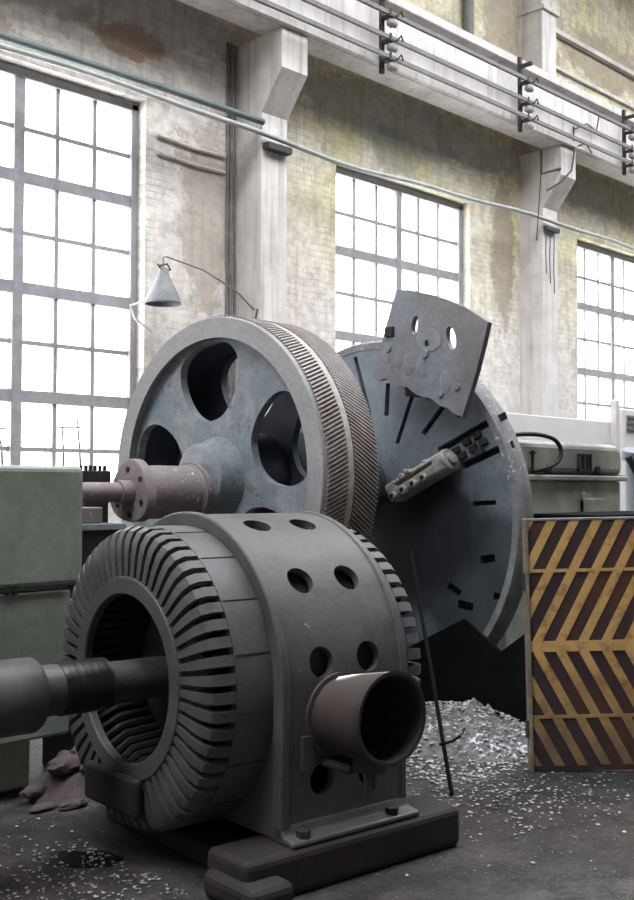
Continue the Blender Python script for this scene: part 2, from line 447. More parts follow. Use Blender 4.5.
def insulator_bracket(x, label):
    t = thing('insulator_bracket', label, 'bracket', (x, 0, 0), 0, 'insulator brackets on the crane beam')
    bm = new(); box(bm, -.03, .03, 9.05, 9.0998, 6.84, 7.97); box(bm, -.03, .03, 8.86, 9.06, 7.80, 7.85)
    obj('strap', bm, M['bracket'], t, bevel=.004)
    for z, _ in BB:
        bm = new(); box(bm, -.05, .05, 8.90, 9.05, z-.056, z-.03); box(bm, -.02, .02, 8.915, 8.925, z-.03, z+.05)
        tube(bm, [(.05, 8.95, z-.045), (.11, 8.90, z-.02), (.16, 8.88, z+.05), (.20, 8.88, z-.02)], .014, 6)
        a = obj('arm', bm, M['bracket'], t, smooth=40)
        bm = new()
        lathe_x(bm, [(-.02, 0), (-.02, .03), (.01, .055), (.03, .03), (.06, .06), (.09, .03), (.12, .045), (.14, 0)], 16, 8.95, z-.12, False)
        obj('insulator', bm, M['porcelain'], a, smooth=50)
    return t
ib = insulator_bracket(10.45, 'insulator bracket on the crane beam above the second window, leftmost of three')
copy_tree(ib, (13.62, 0, 0), 'insulator bracket on the crane beam left of the column with hanging wires')
copy_tree(ib, (16.78, 0, 0), 'insulator bracket on the crane beam at the right edge above the third window')

# pipes running along the wall
bm = new(); tube(bm, [(x, 9.47, 5.80+.02*math.sin(x*.9)-.12*math.exp(-((x-9.9)/2.2)**2)+.015*math.sin(x*2.3)) for x in [i*.5-7 for i in range(66)]], .032, 10)
tag(obj('wall_pipe', bm, M['pipe'], smooth=50), 'pale thin pipe running along the columns across the whole wall', 'pipe')
bm = new(); tube(bm, [(x, 9.50, 5.895+.01*math.sin(x*1.1)) for x in [i*.5-7 for i in range(32)]+[8.76]], .04, 10)
tag(obj('wall_pipe', bm, M['teal'], smooth=50), 'thicker teal pipe above the left window, just over the pale pipe', 'pipe')
# old conduits on the wall between window and column, thin pipes in the corner
for z, lb in ((5.55, 'upper of two old grey conduits on the wall left of the first column'), (5.35, 'lower of two old grey conduits on the wall left of the first column')):
    bm = new(); tube(bm, [(7.55, 9.98, z), (8.1, 9.975, z-.03), (8.57, 9.98, z-.02)], .022, 6)
    tag(obj('conduit', bm, M['column'], smooth=50), lb, 'conduit', 'conduits left of the first column')
for x, r, lb in ((8.60, .014, 'thin vertical grey pipe, leftmost of three in the corner beside the first column'), (8.66, .022, 'thicker vertical grey pipe, middle of three in the corner beside the first column'), (8.73, .016, 'thin vertical grey pipe, nearest to the first column of three in the corner')):
    bm = new(); tube(bm, [(x, 9.97, 0), (x, 9.97, 6.95)], r, 8)
    tag(obj('downpipe', bm, M['busbar'], smooth=50), lb, 'pipe', 'pipes in the corner beside the first column')

# wall lamp on its long bracket
t = thing('wall_lamp', 'grey cone-shaped lamp hanging on a rod beside the left window', 'lamp', (7.35, 9.6, 3.52))
bm = new(); prof = [(0.0, .205), (.02, .20), (.06, .195), (.22, .12), (.30, .075), (.36, .06), (.40, .05), (.40, 0)]
n_ = 28; rings = []
for z, r in prof: rings.append([bm.verts.new((r*math.cos(2*PI*k/n_), r*math.sin(2*PI*k/n_), z)) for k in range(n_)] if r else [bm.verts.new((0,0,z))])
for A, B in zip(rings, rings[1:]):
    for k in range(n_):
        if len(B) > 1: bm.faces.new((A[k], A[(k+1)%n_], B[(k+1)%n_], B[k]))
        else: bm.faces.new((A[k], A[(k+1)%n_], B[0]))
o = obj('lamp_shade', bm, M['lamp'], t, smooth=50); sm = o.modifiers.new('solid', 'SOLIDIFY'); sm.thickness = .006
bm = new(); ico(bm, (0,0,.10), .06, 2, (1,1,1.3)); obj('bulb', bm, M['porcelain'], t, smooth=60)
bm = new(); tube(bm, [(0,0,.38), (0,0,.52), (.04,0,.54), (.6,.02,.47), (1.1,.03,.30), (1.44,.08,.12)], .009, 8); tube(bm, [(1.42,0,.12), (1.42,.03,.0), (1.44,.10,-.02)], .012, 6)
obj('bracket_rod', bm, M['busbar'], t, smooth=50)
bm = new(); tube(bm, [(-.06,0,.42), (.06,.01,.46), (.1,0,.40), (-.02,-.02,.36), (-.08,0,.44)], .012, 6)
obj('wire_knot', bm, M['bracket'], t, smooth=50)
bm = new(); tube(bm, [(-.2,.02,.02), (-.3,.2,-.03), (-.22,.22,-.16), (-.05,.22,-.26), (.05,.25,-.3)], .014, 6)
obj('cord', bm, M['white'], t, smooth=50)

# wires and hook on the second column
bm = new(); tube(bm, [(14.55, 9.3, 6.83), (14.55, 9.3, 6.44), (14.98, 9.22, 6.60)], .022, 8); tube(bm, [(14.55, 9.3, 6.5), (14.56, 9.4, 5.4)], .010, 6)
tag(obj('hook_bracket', bm, M['bracket'], smooth=40), 'black bent hook bracket on the corbel of the second column', 'hook')
bm = new(); tube(bm, [(15.3, 9.17, 7.35), (15.28, 9.15, 6.9), (15.2, 9.15, 6.6), (14.9, 9.17, 6.35), (14.7, 9.3, 6.2)], .014, 6)
tube(bm, [(15.3, 9.15, 7.3), (15.6, 9.1, 7.45), (15.9, 9.1, 7.40), (16.0, 9.1, 7.7)], .012, 6); tube(bm, [(15.3, 9.15, 7.0), (15.55, 9.1, 7.12), (15.75, 9.1, 7.0)], .012, 6)
tag(obj('hanging_wire', bm, M['bracket'], smooth=40), 'loose black wires hanging from the crane beam over the second column', 'wire')
bm = new()
for q in range(3): tube(bm, [(15.0+.12*q, 9.5, 5.62), (14.98+.12*q, 9.5, 5.3-.1*q), (15.0+.12*q, 9.5, 4.95-.15*q)], .009, 6)
box(bm, 14.95, 15.35, 9.46, 9.52, 5.66, 5.72)
tag(obj('cable_end', bm, M['bracket'], smooth=40), 'cut cable ends dangling on the front of the second column', 'wire')
bm = new(); box(bm, 8.80, 9.20, 9.44, 9.56, 5.58, 5.66)
tag(obj('pipe_clamp', bm, M['bracket'], bevel=.006), 'dark clamp strip across the first column below its corbel', 'clamp')

# twigs outside the first window
for i, (x0, x1, h) in enumerate(((6.50, 6.66, 2.45), (6.98, 7.10, 2.55), (5.98, 6.1, 2.2), (6.80, 6.84, 2.3))):
    bm = new(); tube(bm, [(x1, 10.75, .0), (x1-.02, 10.75, 1.2), ((x0+x1)/2, 10.75, 1.9), (x0, 10.76, h)], [.022, .02, .014, .006], 6)
    tag(obj('bare_stem', bm, M['bracket'], smooth=50), ['bare thin stem outside the left window, second from the left', 'bare thin stem outside the left window, nearest the gear wheel', 'bare thin stem outside the left window, at the left edge', 'bare thin stem outside the left window, upright, third from left'][i], 'twig', 'bare stems outside the window')
bm = new(); tube(bm, [(4.6, 10.8, 2.13), (6.0, 10.8, 2.12), (7.3, 10.8, 2.19)], .011, 6)
tag(obj('outside_wire', bm, M['bracket'], smooth=50), 'thin wire stretched outside the left window near its bottom', 'wire')

# ------------------------------------------------------------------ electric motor
MX, MY, MA = 2.595, 3.621, R(-5.72); AZ = .723
mot = thing('electric_motor', 'large dark grey open-frame electric motor with slotted end bells in the foreground', 'motor', (MX, MY, 0), MA)
def bell(mirror, x_len, part):
    bm = new(); NB = 56
    prof = [(.40, 0), (.50, .0), (.555, .006), (.592, .024), (.61, .058), (.61, .115)]
    th = .028
    inn = []
    for i, (r, x) in enumerate(prof):
        a = prof[max(i-1,0)]; b = prof[min(i+1, len(prof)-1)]
        dr, dx = b[0]-a[0], b[1]-a[1]; l = math.hypot(dr, dx)
        inn.append((r - th*dx/l, x + th*dr/l))
    for k in range(NB):
        a0 = 2*PI*k/NB; hw = 2*PI/NB*.30
        cols = []
        for (r, x), (ri, xi) in zip(prof, inn):
            w = hw*min(1.0, .0 + .61/ (r+.0)*.62 if r < .5 else 1.0)
            q = []
            for (rr, xx, s) in ((r, x, -1), (r, x, 1), (ri, xi, 1), (ri, xi, -1)):
                q.append(bm.verts.new((xx, rr*math.cos(a0+s*w), AZ+rr*math.sin(a0+s*w))))
            cols.append(q)
        for A, B in zip(cols, cols[1:]):
            for j in range(4): bm.faces.new((A[j], B[j], B[(j+1)%4], A[(j+1)%4]))
        bm.faces.new(cols[0]); bm.faces.new(cols[-1])
    lathe_x(bm, [(-.006,.342), (-.006,.405), (.004,.41), (.03,.41), (.03,.337), (.0,.337)], 72, 0, AZ)
    lathe_x(bm, [(.118,.61), (x_len,.61), (x_len,.57), (.118,.575)], 96, 0, AZ)
    if mirror:
        for v in bm.verts: v.co.x = 1.118 - v.co.x
    return obj(part, bm, M['bell'], mot, smooth=35)
b1 = bell(False, .30, 'end_bell'); b2_ = bell(True, .24, 'end_bell')
# thin joints between the bell's cast segments
bm = new()
for k in range(18):
    a = 2*PI*k/18+.1
    p = lambda x: (x, .6105*math.cos(a), AZ+.6105*math.sin(a))
    tube(bm, [p(.125), p(.285)], .0028, 5)
    obj('bell_joint', bm, M['seam'], b1); bm = new()
bm.free()
# stator frame: round top, straight sides, hollow
RF = .655
def dprof(r, zb):
    pts = [(r*math.cos(PI*k/48), AZ+r*math.sin(PI*k/48)) for k in range(49)]
    return pts + [(-r, zb), (r, zb)]
bm = new()
def shell(bm, x0, x1, ro, ri, zb):
    po, pi_ = dprof(ro, zb), dprof(ri, zb+.0)
    po = po[:49]+[(-ro, zb)] ; pi_ = pi_[:49]+[(-ri, zb)]
    po = [(ro, zb)]+po; pi_ = [(ri, zb)]+pi_
    ring = []
    for x, pp in ((x0, po), (x1, po), (x1, pi_), (x0, pi_)):
        ring.append([bm.verts.new((x, y, z)) for y, z in pp])
    m = len(po)
    for a in range(4):
        A, B = ring[a], ring[(a+1)%4]
        for j in range(m-1): bm.faces.new((A[j], A[j+1], B[j+1], B[j]))
    for j in (0, m-1): bm.faces.new([ring[a][j] for a in range(4)])
shell(bm, .30, .93, RF, RF-.035, .17)
fr = obj('stator_frame', bm, M['motor'], mot)
bm = new()
HX = (.491, .736)
for ang in (69.5, 38, 8.5, -26):
    for hx in HX:
        y, z = -math.cos(R(ang)), math.sin(R(ang))
        if ang < 0: c0, c1 = (hx, -.3, AZ+z*.80), (hx, -.8, AZ+z*.80)
        else: c0, c1 = (hx, y*.45, AZ+z*.45), (hx, y*.85, AZ+z*.85)
        tube(bm, [c0, c1], .060, 24)
        if ang > 0: tube(bm, [(hx, -y*.45, AZ+z*.45), (hx, -y*.85, AZ+z*.85)], .060, 24)
cut(fr, bm)
bm = new(); shell(bm, .285, .325, RF+.012, RF-.05, .17); obj('frame_flange', bm, M['motor'], mot, smooth=30, bevel=.008)
bm = new(); shell(bm, .905, .94, RF+.008, RF-.05, .17); obj('frame_flange', bm, M['motor'], mot, smooth=30, bevel=.008)
bm = new()
for s in (-1, 1):
    bm = new(); prism(bm, [(s*.60, .165), (s*.735, .165), (s*.735, .185), (s*.675, .195), (s*.66, .23), (s*.60, .23)], 'x', .285, .945)
    obj('foot', bm, M['motor'], mot, bevel=.008)
# filled end plates below the round bells
bm = new()
for x in (.30, .90):
    pts = [(-.65, .17), (.65, .17), (.65, AZ)] + [(.60*math.cos(a), AZ+.60*math.sin(a)) for a in [-PI*k/24 for k in range(25)]] + [(-.65, AZ)]
    prism(bm, pts, 'x', x, x+.03)
obj('end_plate', bm, M['motor'], mot)
# windings, core, rotor
bm = new(); lathe_x(bm, [(.33,.33), (.33,.60), (.86,.60), (.86,.33)], 64, 0, AZ); obj('stator_core', bm, M['dark'], mot, smooth=40)
bm = new()
for k in range(60):
    a = 2*PI*k/60
    P = lambda r, x, d: (x, r*math.cos(a+d), AZ+r*math.sin(a+d))
    tube(bm, [P(.50,.34,-.05), P(.53,.20,0), P(.50,.12,.03), P(.44,.10,.08), P(.40,.16,.12), P(.40,.34,.16)], .017, 6)
obj('winding', bm, M['winding'], mot, smooth=50)
bm = new(); lathe_x(bm, [(.22,.09), (.22,.24), (.26,.30), (.80,.30), (.80,.09)], 48, 0, AZ); obj('rotor', bm, M['winding'], mot, smooth=40)
bm = new(); lathe_x(bm, [(-.42,0), (-.42,.098), (-.10,.098), (-.085,.082), (1.15,.082), (1.15,0)], 40, 0, AZ-.01, False)
sh = obj('shaft', bm, M['shaft'], mot, smooth=40)
bm = new()
prof = []
for i in range(17):
    x = -.30+.20*i/16; prof.append((x, .101+.004*abs(math.sin(i*1.9))))
lathe_x(bm, [(-.30,.09)]+prof+[(-.10,.09)], 40, 0, AZ-.01); obj('grease_band', bm, M['grease'], sh, smooth=50)
bm = new(); lathe_x(bm, [(-1.15,.09), (-1.15,.142), (-.41,.142), (-.39,.130), (-.385,.09)], 48, 0, AZ-.018); obj('coupling', bm, M['shaft'], mot, smooth=40)
bm = new(); box(bm, -.05, -.008, -.17, .25, .20, .355); box(bm, -.03, .2, -.10, .20, .21, .34)
obj('bearing_bracket', bm, M['dark'], mot, bevel=.02, seg=3)
# outlet duct on the near side with open end
def lean(b):
    for v in b.verts: v.co.x += .04*(v.co.y+1)/.35; v.co.z -= .05*(v.co.y+1)/.35
bm = new(); CX, CZ = .53, .655
def ring_y(bm, pr, n=48, cx=CX, cz=CZ, closed=True):
    rs = [[bm.verts.new((cx+r*math.cos(2*PI*k/n), y, cz+r*math.sin(2*PI*k/n))) for k in range(n)] for y, r in pr]
    for i in range(len(rs) if closed else len(rs)-1):
        A, B = rs[i], rs[(i+1)%len(rs)]
        for k in range(n): bm.faces.new((A[k], A[(k+1)%n], B[(k+1)%n], B[k]))
ring_y(bm, [(-.62,.145), (-.70,.148), (-.80,.156), (-.985,.167), (-1.0,.169), (-1.0,.154), (-.76,.142), (-.62,.132)])
lean(bm); dc = obj('outlet_duct', bm, M['rust'], mot, smooth=40, bevel=.004)
bm = new(); ring_y(bm, [(-.98,.167), (-1.006,.172), (-1.006,.160), (-.98,.160)])
lean(bm); obj('duct_rim', bm, M['rust'], dc, smooth=40)
bm = new()
pp_ = [(-.06,-.72), (-.03,-.70), (.02,-.73), (.03,-.80), (.04,-.90), (.06,-.985), (.03,-.94), (.0,-.83), (-.04,-.80)]
rt = lambda x, y, k: (CX+x, y, CZ+math.sqrt((.151+.0165*max(0, -y-.70)/.3)**2-x*x)+k+.002)
A = [bm.verts.new(rt(x, y, .0035)) for x, y in pp_]; B = [bm.verts.new(rt(x, y, -.003)) for x, y in pp_]
bm.faces.new(A); bm.faces.new(list(reversed(B)))
for i in range(len(A)): bm.faces.new((A[i], B[i], B[(i+1)%len(A)], A[(i+1)%len(A)]))
lean(bm); obj('white_paint_patch', bm, M['white'], dc)
bm = new(); ring_y(bm, [(-.645,.140), (-.645,.166), (-.672,.166), (-.672,.140)]); lean(bm); box(bm, CX-.15, CX-.10, -.675, -.65, .42, .55); obj('duct_flange', bm, M['motor'], mot, smooth=40)
bm = new(); box(bm, CX-.05, CX+.09, -.82, -.65, .42, .455); box(bm, CX-.03, CX+.05, -.93, -.81, .43, .49)
obj('duct_clamp', bm, M['rust'], mot, bevel=.015)
for dx, dy in ((-.01, -.88), (.05, -.84)):
    bm = new(); tube(bm, [(CX+dx, dy, .36), (CX+dx, dy, .50)], .017, 8); tube(bm, [(CX+dx, dy, .47), (CX+dx, dy, .51)], .030, 6)
    obj('bolt', bm, M['rust'], mot, smooth=30)
for hx in (.36, .82):
    bm = new(); tube(bm, [(hx, -.70, .18), (hx, -.70, .215)], .028, 6); obj('bolt', bm, M['bed'], mot, smooth=30)

# bed under the motor
t = thing('motor_bed', 'heavy dark cast bed frame on the floor under the electric motor', 'bed', (MX, MY, 0), MA)
for s in (-1, 1):
    bm = new(); box(bm, .06 if s < 0 else .34, 1.177, *(sorted((s*.75, s*.49))), 0, .165)
    obj('rail', bm, M['bed'], t, bevel=.03, seg=3)
bm = new(); box(bm, .93, 1.17, -.52, .52, 0, .14); obj('cross_member', bm, M['bed'], t, bevel=.02)
bm = new(); box(bm, .20, .36, -.52, .52, 0, .09); obj('cross_member', bm, M['bed'], t, bevel=.02)
bm = new(); box(bm, .02, .22, -.84, -.52, 0, .10); obj('lug', bm, M['bed'], t, bevel=.035, seg=3)

# ------------------------------------------------------------------ big herringbone gear wheel
GX, GY, GZ, GR = 4.23, 5.05, 1.565, .965
gear = thing('gear_wheel', 'huge double-helical gear wheel with kidney-shaped web openings behind the motor', 'gear wheel', (GX, GY, 0))
def kidney():
    pts = [(.335, 0), (.35, -.10), (.43, -.20), (.55, -.265), (.66, -.285), (.75, -.25), (.805, -.16), (.82, -.05), (.82, .05), (.805, .16), (.75, .25), (.66, .285), (.55, .265), (.43, .20), (.35, .10)]
    return pts
def smooth_loop(pts, it=2):
    for _ in range(it):
        q = []
        for i in range(len(pts)):
            a, b = pts[i], pts[(i+1)%len(pts)]
            q += [(.75*a[0]+.25*b[0], .75*a[1]+.25*b[1]), (.25*a[0]+.75*b[0], .25*a[1]+.75*b[1])]
        pts = q
    return pts
KID = smooth_loop(kidney(), 2)
def web(x0, x1, name):
    bm = new(); lathe_x(bm, [(x0,.0), (x0,.86), (x1,.86), (x1,.0)], 96, 0, GZ, False)
    o = obj(name, bm, M['gearface'], gear)
    bm = new()
    for k in range(5):
        a = R((98, 19, 175, 242, 312)[k])
        # image-right is -Y: use y = -cos
        poly = []
        for r, tt in KID:
            ux, uz = -math.cos(a), math.sin(a); tx, tz = math.sin(a), math.cos(a)
            poly.append((r*ux+tt*tx, GZ+r*uz+tt*tz))
        prism(bm, poly, 'x', x0-.05, x1+.05)
    return cut(o, bm)
w1 = web(.06, .115, 'front_web'); w2 = web(.40, .45, 'rear_web'); w2.data.materials[0] = M['drum']  # rear web recoloured dark to paint in the shade inside
bm = new(); lathe_x(bm, [(.118,.86), (.118,.848), (.398,.838), (.398,.86)], 96, 0, GZ); obj('rim_inner_shade', bm, M['drum'], gear, smooth=35)  # added dark ring that paints shade inside the rim
# rolled lips around the openings
# rim
bm = new(); lathe_x(bm, [(0,.835), (0,.955), (.012,GR-.004), (.05,GR-.004), (.05,.935), (.455,.935), (.455,.84), (.40,.855), (.115,.862), (.03,.842)], 128, 0, GZ)
obj('rim', bm, M['gearrim'], gear, smooth=35)
def tooth_band(x0, x1, skew):
    bm = new(); NT = 236; r0, r1 = .945, .972
    st = 5; rings = []
    for j in range(st+1):
        x = x0+(x1-x0)*j/st; off = skew*j/st
        rg = []
        for k in range(NT):
            a = 2*PI*(k+off)/NT; da = 2*PI/NT
            for f_, r in ((0, r0), (.20, r0), (.36, r1), (.84, r1)):
                rg.append(bm.verts.new((x, -r*math.cos(a+f_*da), GZ+r*math.sin(a+f_*da))))
        rings.append(rg)
    m = NT*4
    for A, B in zip(rings, rings[1:]):
        for k in range(m): bm.faces.new((A[k], A[(k+1)%m], B[(k+1)%m], B[k]))
    for rg, x in ((rings[0], x0), (rings[-1], x1)):
        inn = [bm.verts.new((x, v.co.y*.9/ math.hypot(v.co.y, v.co.z-GZ), GZ+(v.co.z-GZ)*.9/math.hypot(v.co.y, v.co.z-GZ))) for v in rg]
        for k in range(m): bm.faces.new((rg[k], rg[(k+1)%m], inn[(k+1)%m], inn[k]))
    return obj('tooth_band', bm, M['teeth'], gear)
tooth_band(.028, .19, 2.6); tooth_band(.246, .445, -4.6)
bm = new(); lathe_x(bm, [(.190,.90), (.190,.958), (.196,.968), (.240,.968), (.246,.958), (.246,.90)], 128, 0, GZ); obj('centre_groove', bm, M['groove'], gear, smooth=35)
bm = new(); lathe_x(bm, [(-.10,.0), (-.10,.185), (-.085,.208), (-.02,.215), (.05,.255), (.12,.26), (.12,.0)], 72, 0, GZ-.02, False)
obj('hub', bm, M['gearface'], gear, smooth=35, bevel=.006)
bm = new(); lathe_x(bm, [(.12,0), (.12,.29), (.44,.29), (.46,.25), (.50,.25), (.50,0)], 64, 0, GZ-.02, False)
obj('hub_core', bm, M['drum'], gear, smooth=35)  # core coloured dark for the shade inside the wheel
# bearing housing in front of the hub
t = thing('bearing_housing', 'pinkish flanged cylinder housing with flaked paint between green cabinet and gear hub', 'housing', (3.655, GY, 0))
HZ = 1.462
bm = new(); lathe_x(bm, [(.03,.0), (.03,.150), (.16,.155), (.40,.155), (.41,.165), (.45,.165), (.455,.155), (.475,.155), (.475,0)], 56, 0, HZ, False); obj('body', bm, M['housing'], t, smooth=35)
bm = new(); poly = []
for k in range(72):
    a = 2*PI*k/72; poly.append(((.178+.012*math.cos(3*a+1.2))*math.cos(a), HZ+(.178+.012*math.cos(3*a+1.2))*math.sin(a)))
prism(bm, poly, 'x', -.02, .045); fl = obj('end_flange', bm, M['housing'], t, smooth=30, bevel=.006)
for k in range(6):
    a = R(60*k+25); c = (.13*math.cos(a), HZ+.13*math.sin(a))
    bm = new(); tube(bm, [(-.026, *c), (-.015, *c)], .017, 6); obj('bolt', bm, M['dark'], fl)
bm = new(); tube(bm, [(-.02,0,HZ), (-.10,0,HZ)], .068, 24); tube(bm, [(-.10,0,HZ), (-.54,0,HZ)], .056, 24); tube(bm, [(-.44,0,HZ), (-.50,0,HZ)], .072, 24)
obj('stub_shaft', bm, M['housing'], t, smooth=35)
bm = new(); lathe_x(bm, [(.415,.16), (.415,.178), (.44,.178), (.44,.16)], 56, 0, HZ); obj('clamp_ring', bm, M['housing'], t, smooth=35)

# headstock drum and pedestal behind the gear
t = thing('headstock', 'dark cast headstock between the gear wheel and the faceplate', 'headstock', (0, GY, 0))
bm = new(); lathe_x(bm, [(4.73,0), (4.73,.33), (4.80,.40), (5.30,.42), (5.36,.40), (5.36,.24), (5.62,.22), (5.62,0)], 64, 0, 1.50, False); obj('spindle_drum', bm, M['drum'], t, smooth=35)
bm = new(); prism(bm, [(-.34,1.35), (.36,1.35), (.52,.0), (-.42,.0)], 'x', 4.82, 5.22); obj('pedestal', bm, M['dark'], t, bevel=.02)
for k in range(5):
    bm = new(); tube(bm, [(5.22, -.30+.02*k, 1.2-.2*k), (5.27, -.30+.02*k, 1.2-.2*k)], .03, 6); obj('bolt', bm, M['bed'], t, smooth=30)

# ------------------------------------------------------------------ faceplate
FX, FY, FZ, FR = 5.69, 5.05, 1.27, 1.25
fp = thing('faceplate', 'tall round steel lathe faceplate with radial slots, standing behind the gear wheel', 'faceplate', (FX, FY, 0))
bm = new(); lathe_x(bm, [(0,0), (0,FR-.015), (.015,FR), (.15,FR), (.165,FR-.02), (.165,0)], 128, 0, FZ, False)
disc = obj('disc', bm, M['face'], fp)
def slotbox(bm, p0, p1, w, d0=-.05, d1=.05):
    a = Vector((p0[0]-FY, p0[1])); b = Vector((p1[0]-FY, p1[1]))
    d = (b-a).normalized(); nn = Vector((-d.y, d.x))*w/2
    prism(bm, [tuple(a+nn), tuple(b+nn), tuple(b-nn), tuple(a-nn)], 'x', d0, d1)
SL = [((5.191,2.423),(5.048,2.0),.034), ((4.88,2.215),(4.895,1.99),.040), ((4.658,2.13),(4.80,1.79),.034), ((4.40,2.03),(4.571,1.85),.040), ((4.17,2.16),(4.275,1.95),.034),
      ((4.44,1.735),(3.93,1.955),.050), ((4.25,1.63),(3.875,1.770),.050),
      ((4.10,1.03),(3.99,1.05),.050), ((4.36,.85),(4.26,.80),.055), ((4.28,.735),(4.16,.72),.060), ((4.0,.81),(3.95,.80),.05), ((4.16,1.39),(3.98,1.40),.03), ((5.45,2.2),(5.28,1.9),.04), ((5.9,1.9),(5.55,1.62),.045)]
bm = new()
for a, b, w in SL: slotbox(bm, a, b, w)
cut(disc, bm)
for a, b, w in SL:
    bm = new(); slotbox(bm, a, b, w*.96, .040, .046); obj('slot_floor', bm, M['slot'], fp)
bm = new(); lathe_x(bm, [(-.006,FR-.055), (-.006,FR-.010), (.03,FR+.008), (.14,FR+.008), (.14,FR-.02), (.01,FR-.055)], 128, 0, FZ); obj('rim', bm, M['rimworn'], fp, smooth=35)
# cast lugs between the two long slots
for i, (y, z) in enumerate(((4.285,1.735),(4.20,1.79),(4.115,1.83),(4.235,1.70),(4.15,1.745),(4.07,1.785),(4.10,1.72))):
    bm = new(); 
    a = R(-25)
    Mx = Matrix.Translation((0, y-FY, z)) @ Matrix.Rotation(R(25), 4, 'X').inverted()
    box(bm, -.025, .005, -.030, .030, -.022, .022, Mx); obj('slot_lug', bm, M['dark'], fp, bevel=.005)
# jaw
t = thing('chuck_jaw', 'dusty slotted clamping jaw bolted on the front of the faceplate', 'jaw', (FX, 0, 0))
ja = Vector((0, 4.755, 1.445)); jb = Vector((0, 4.27, 1.675))
d = (jb-ja).normalized(); nn = Vector((0, -d.z, d.y)); L_ = (jb-ja).length
JM = Matrix(((1,0,0,0),(0,d.y,nn.y,ja.y),(0,d.z,nn.z,ja.z),(0,0,0,1)))
bm = new(); box(bm, -.17, -.003, 0, L_, -.062, .062, JM); body = obj('jaw_body', bm, M['jaw'], t, bevel=.018, seg=2)
bm = new(); box(bm, -.30, -.145, .10, L_-.10, -.034, -.008, JM); 
cut(body, bm)
for q in range(4):
    bm = new(); c = JM @ Vector((-.17, .06+q*.095, .038)); tube(bm, [c+Vector((.04,0,0)), c+Vector((-.022,0,0))], .029, 14)
    sc = obj('jaw_screw', bm, M['jaw'], t, smooth=35, bevel=.004)
    bm = new(); tube(bm, [c+Vector((-.018,0,0)), c+Vector((-.026,0,0))], .016, 6); obj('socket', bm, M['slot'], sc)
bm = new(); c = JM @ Vector((-.10, L_-.03, 0)); e = JM @ Vector((-.10, L_+.01, 0)); tube(bm, [c, e], .078, 24); obj('end_collar', bm, M['jaw'], t, smooth=35, bevel=.01)
bm = new(); c = JM @ Vector((-.10, L_+.0, 0)); e = JM @ Vector((-.10, L_+.035, 0)); tube(bm, [c, e], .042, 16); obj('end_nut', bm, M['jaw'], t, smooth=35, bevel=.006)
for q in range(7):
    c = JM @ Vector((-.165+random.uniform(-.01,.02), random.uniform(.05,L_), random.uniform(-.062,-.03)))
    bm = new(); ico(bm, c, .020, 2, (1,1,1), .25); obj('swarf_lump', bm, M['jaw'], t)
bm = new(); box(bm, -.15, -.03, -.05, .02, -.045, .045, JM); obj('jaw_nose', bm, M['dark'], t, bevel=.02)

# sector plate clamped to the front
t = thing('sector_plate', 'torn rusty sector-shaped steel plate with two oval holes, fixed to the top of the faceplate', 'plate', (5.50, 0, 0))
out = [(4.64,2.811),(4.54,2.80),(4.443,2.773),(4.34,2.742),(4.238,2.702),(4.147,2.662),(4.056,2.617),(3.98,2.570),(3.904,2.519),(3.934,2.41),(3.965,2.31),(3.995,2.215),(4.05,2.07),(4.104,1.938),(4.17,1.965),(4.22,2.0),(4.279,2.016),(4.36,2.075),(4.42,2.08),(4.485,2.106),(4.56,2.16),(4.657,2.169),(4.74,2.225),(4.80,2.215),(4.861,2.257),(4.84,2.32),(4.795,2.40),(4.77,2.48),(4.736,2.586),(4.69,2.70)]
bm = new(); prism(bm, out, 'x', 0, .045); pl = obj('plate', bm, M['plate'], t)
bm = new()
def ell(cy, cz, ry, rz, tilt=0, n=24):
    return [(cy+ry*math.cos(a)*math.cos(tilt)-rz*math.sin(a)*math.sin(tilt), cz+ry*math.cos(a)*math.sin(tilt)+rz*math.sin(a)*math.cos(tilt)) for a in [2*PI*k/n for k in range(n)]]
prism(bm, ell(4.485,2.56,.030,.062,.15), 'x', -.05, .1); prism(bm, ell(4.19,2.447,.036,.078,-.25), 'x', -.05, .1); prism(bm, ell(4.385,2.426,.018,.028), 'x', -.05, .1)
cut(pl, bm)
for y, z, rad in ((4.70,2.535,.032),(4.715,2.42,.03),(4.40,2.36,.036),(4.14,2.13,.03),(4.27,2.09,.025)):
    bm = new(); tube(bm, [(.01,y,z), (-.012,y,z)], rad*.8, 12); obj('rivet', bm, M['plate'], t, smooth=35, bevel=.005)
bm = new(); box(bm, -.02, .01, 4.665, 4.735, 2.50, 2.57); obj('square_pad', bm, M['dark'], t, bevel=.006)
bm = new(); prism(bm, ell(4.37,2.455,.105,.075,.3,28), 'x', -.004, .01); 
pp = obj('bare_steel_patch', bm, iron('bare_plate_steel', (.19,.20,.22), (.29,.31,.335), .5, 9), t)
bm = new()
prism(bm, ell(4.385,2.426,.018,.028), 'x', -.05, .1); prism(bm, ell(4.485,2.56,.030,.062,.15), 'x', -.05, .1); cut(pp, bm)
for q in range(6):
    y = 4.24+.10*q+random.uniform(-.02,.02); z = 2.05 + (y-4.2)*.36 + random.uniform(.0,.10)
    bm = new(); ico(bm, (.004, y, z+.05), random.uniform(.05,.075), 3, (.13,.75,1.25), .05); obj('slag_lump', bm, M['plate'], t, smooth=50)
bm = new(); box(bm, .03, .19, 4.25, 4.60, 2.10, 2.17); box(bm, .03, .19, 4.62, 4.68, 2.22, 2.29); obj('stud_block', bm, M['dark'], t, bevel=.01)

# black sheet added for the dark pit under the faceplate, heap
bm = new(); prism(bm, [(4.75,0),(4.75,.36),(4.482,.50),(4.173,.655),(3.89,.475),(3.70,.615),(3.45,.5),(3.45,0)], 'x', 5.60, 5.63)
tag(obj('zigzag_pit_shade', bm, M['black']), 'black zigzag-topped sheet added for the dark pit at the foot of the faceplate', 'plate')

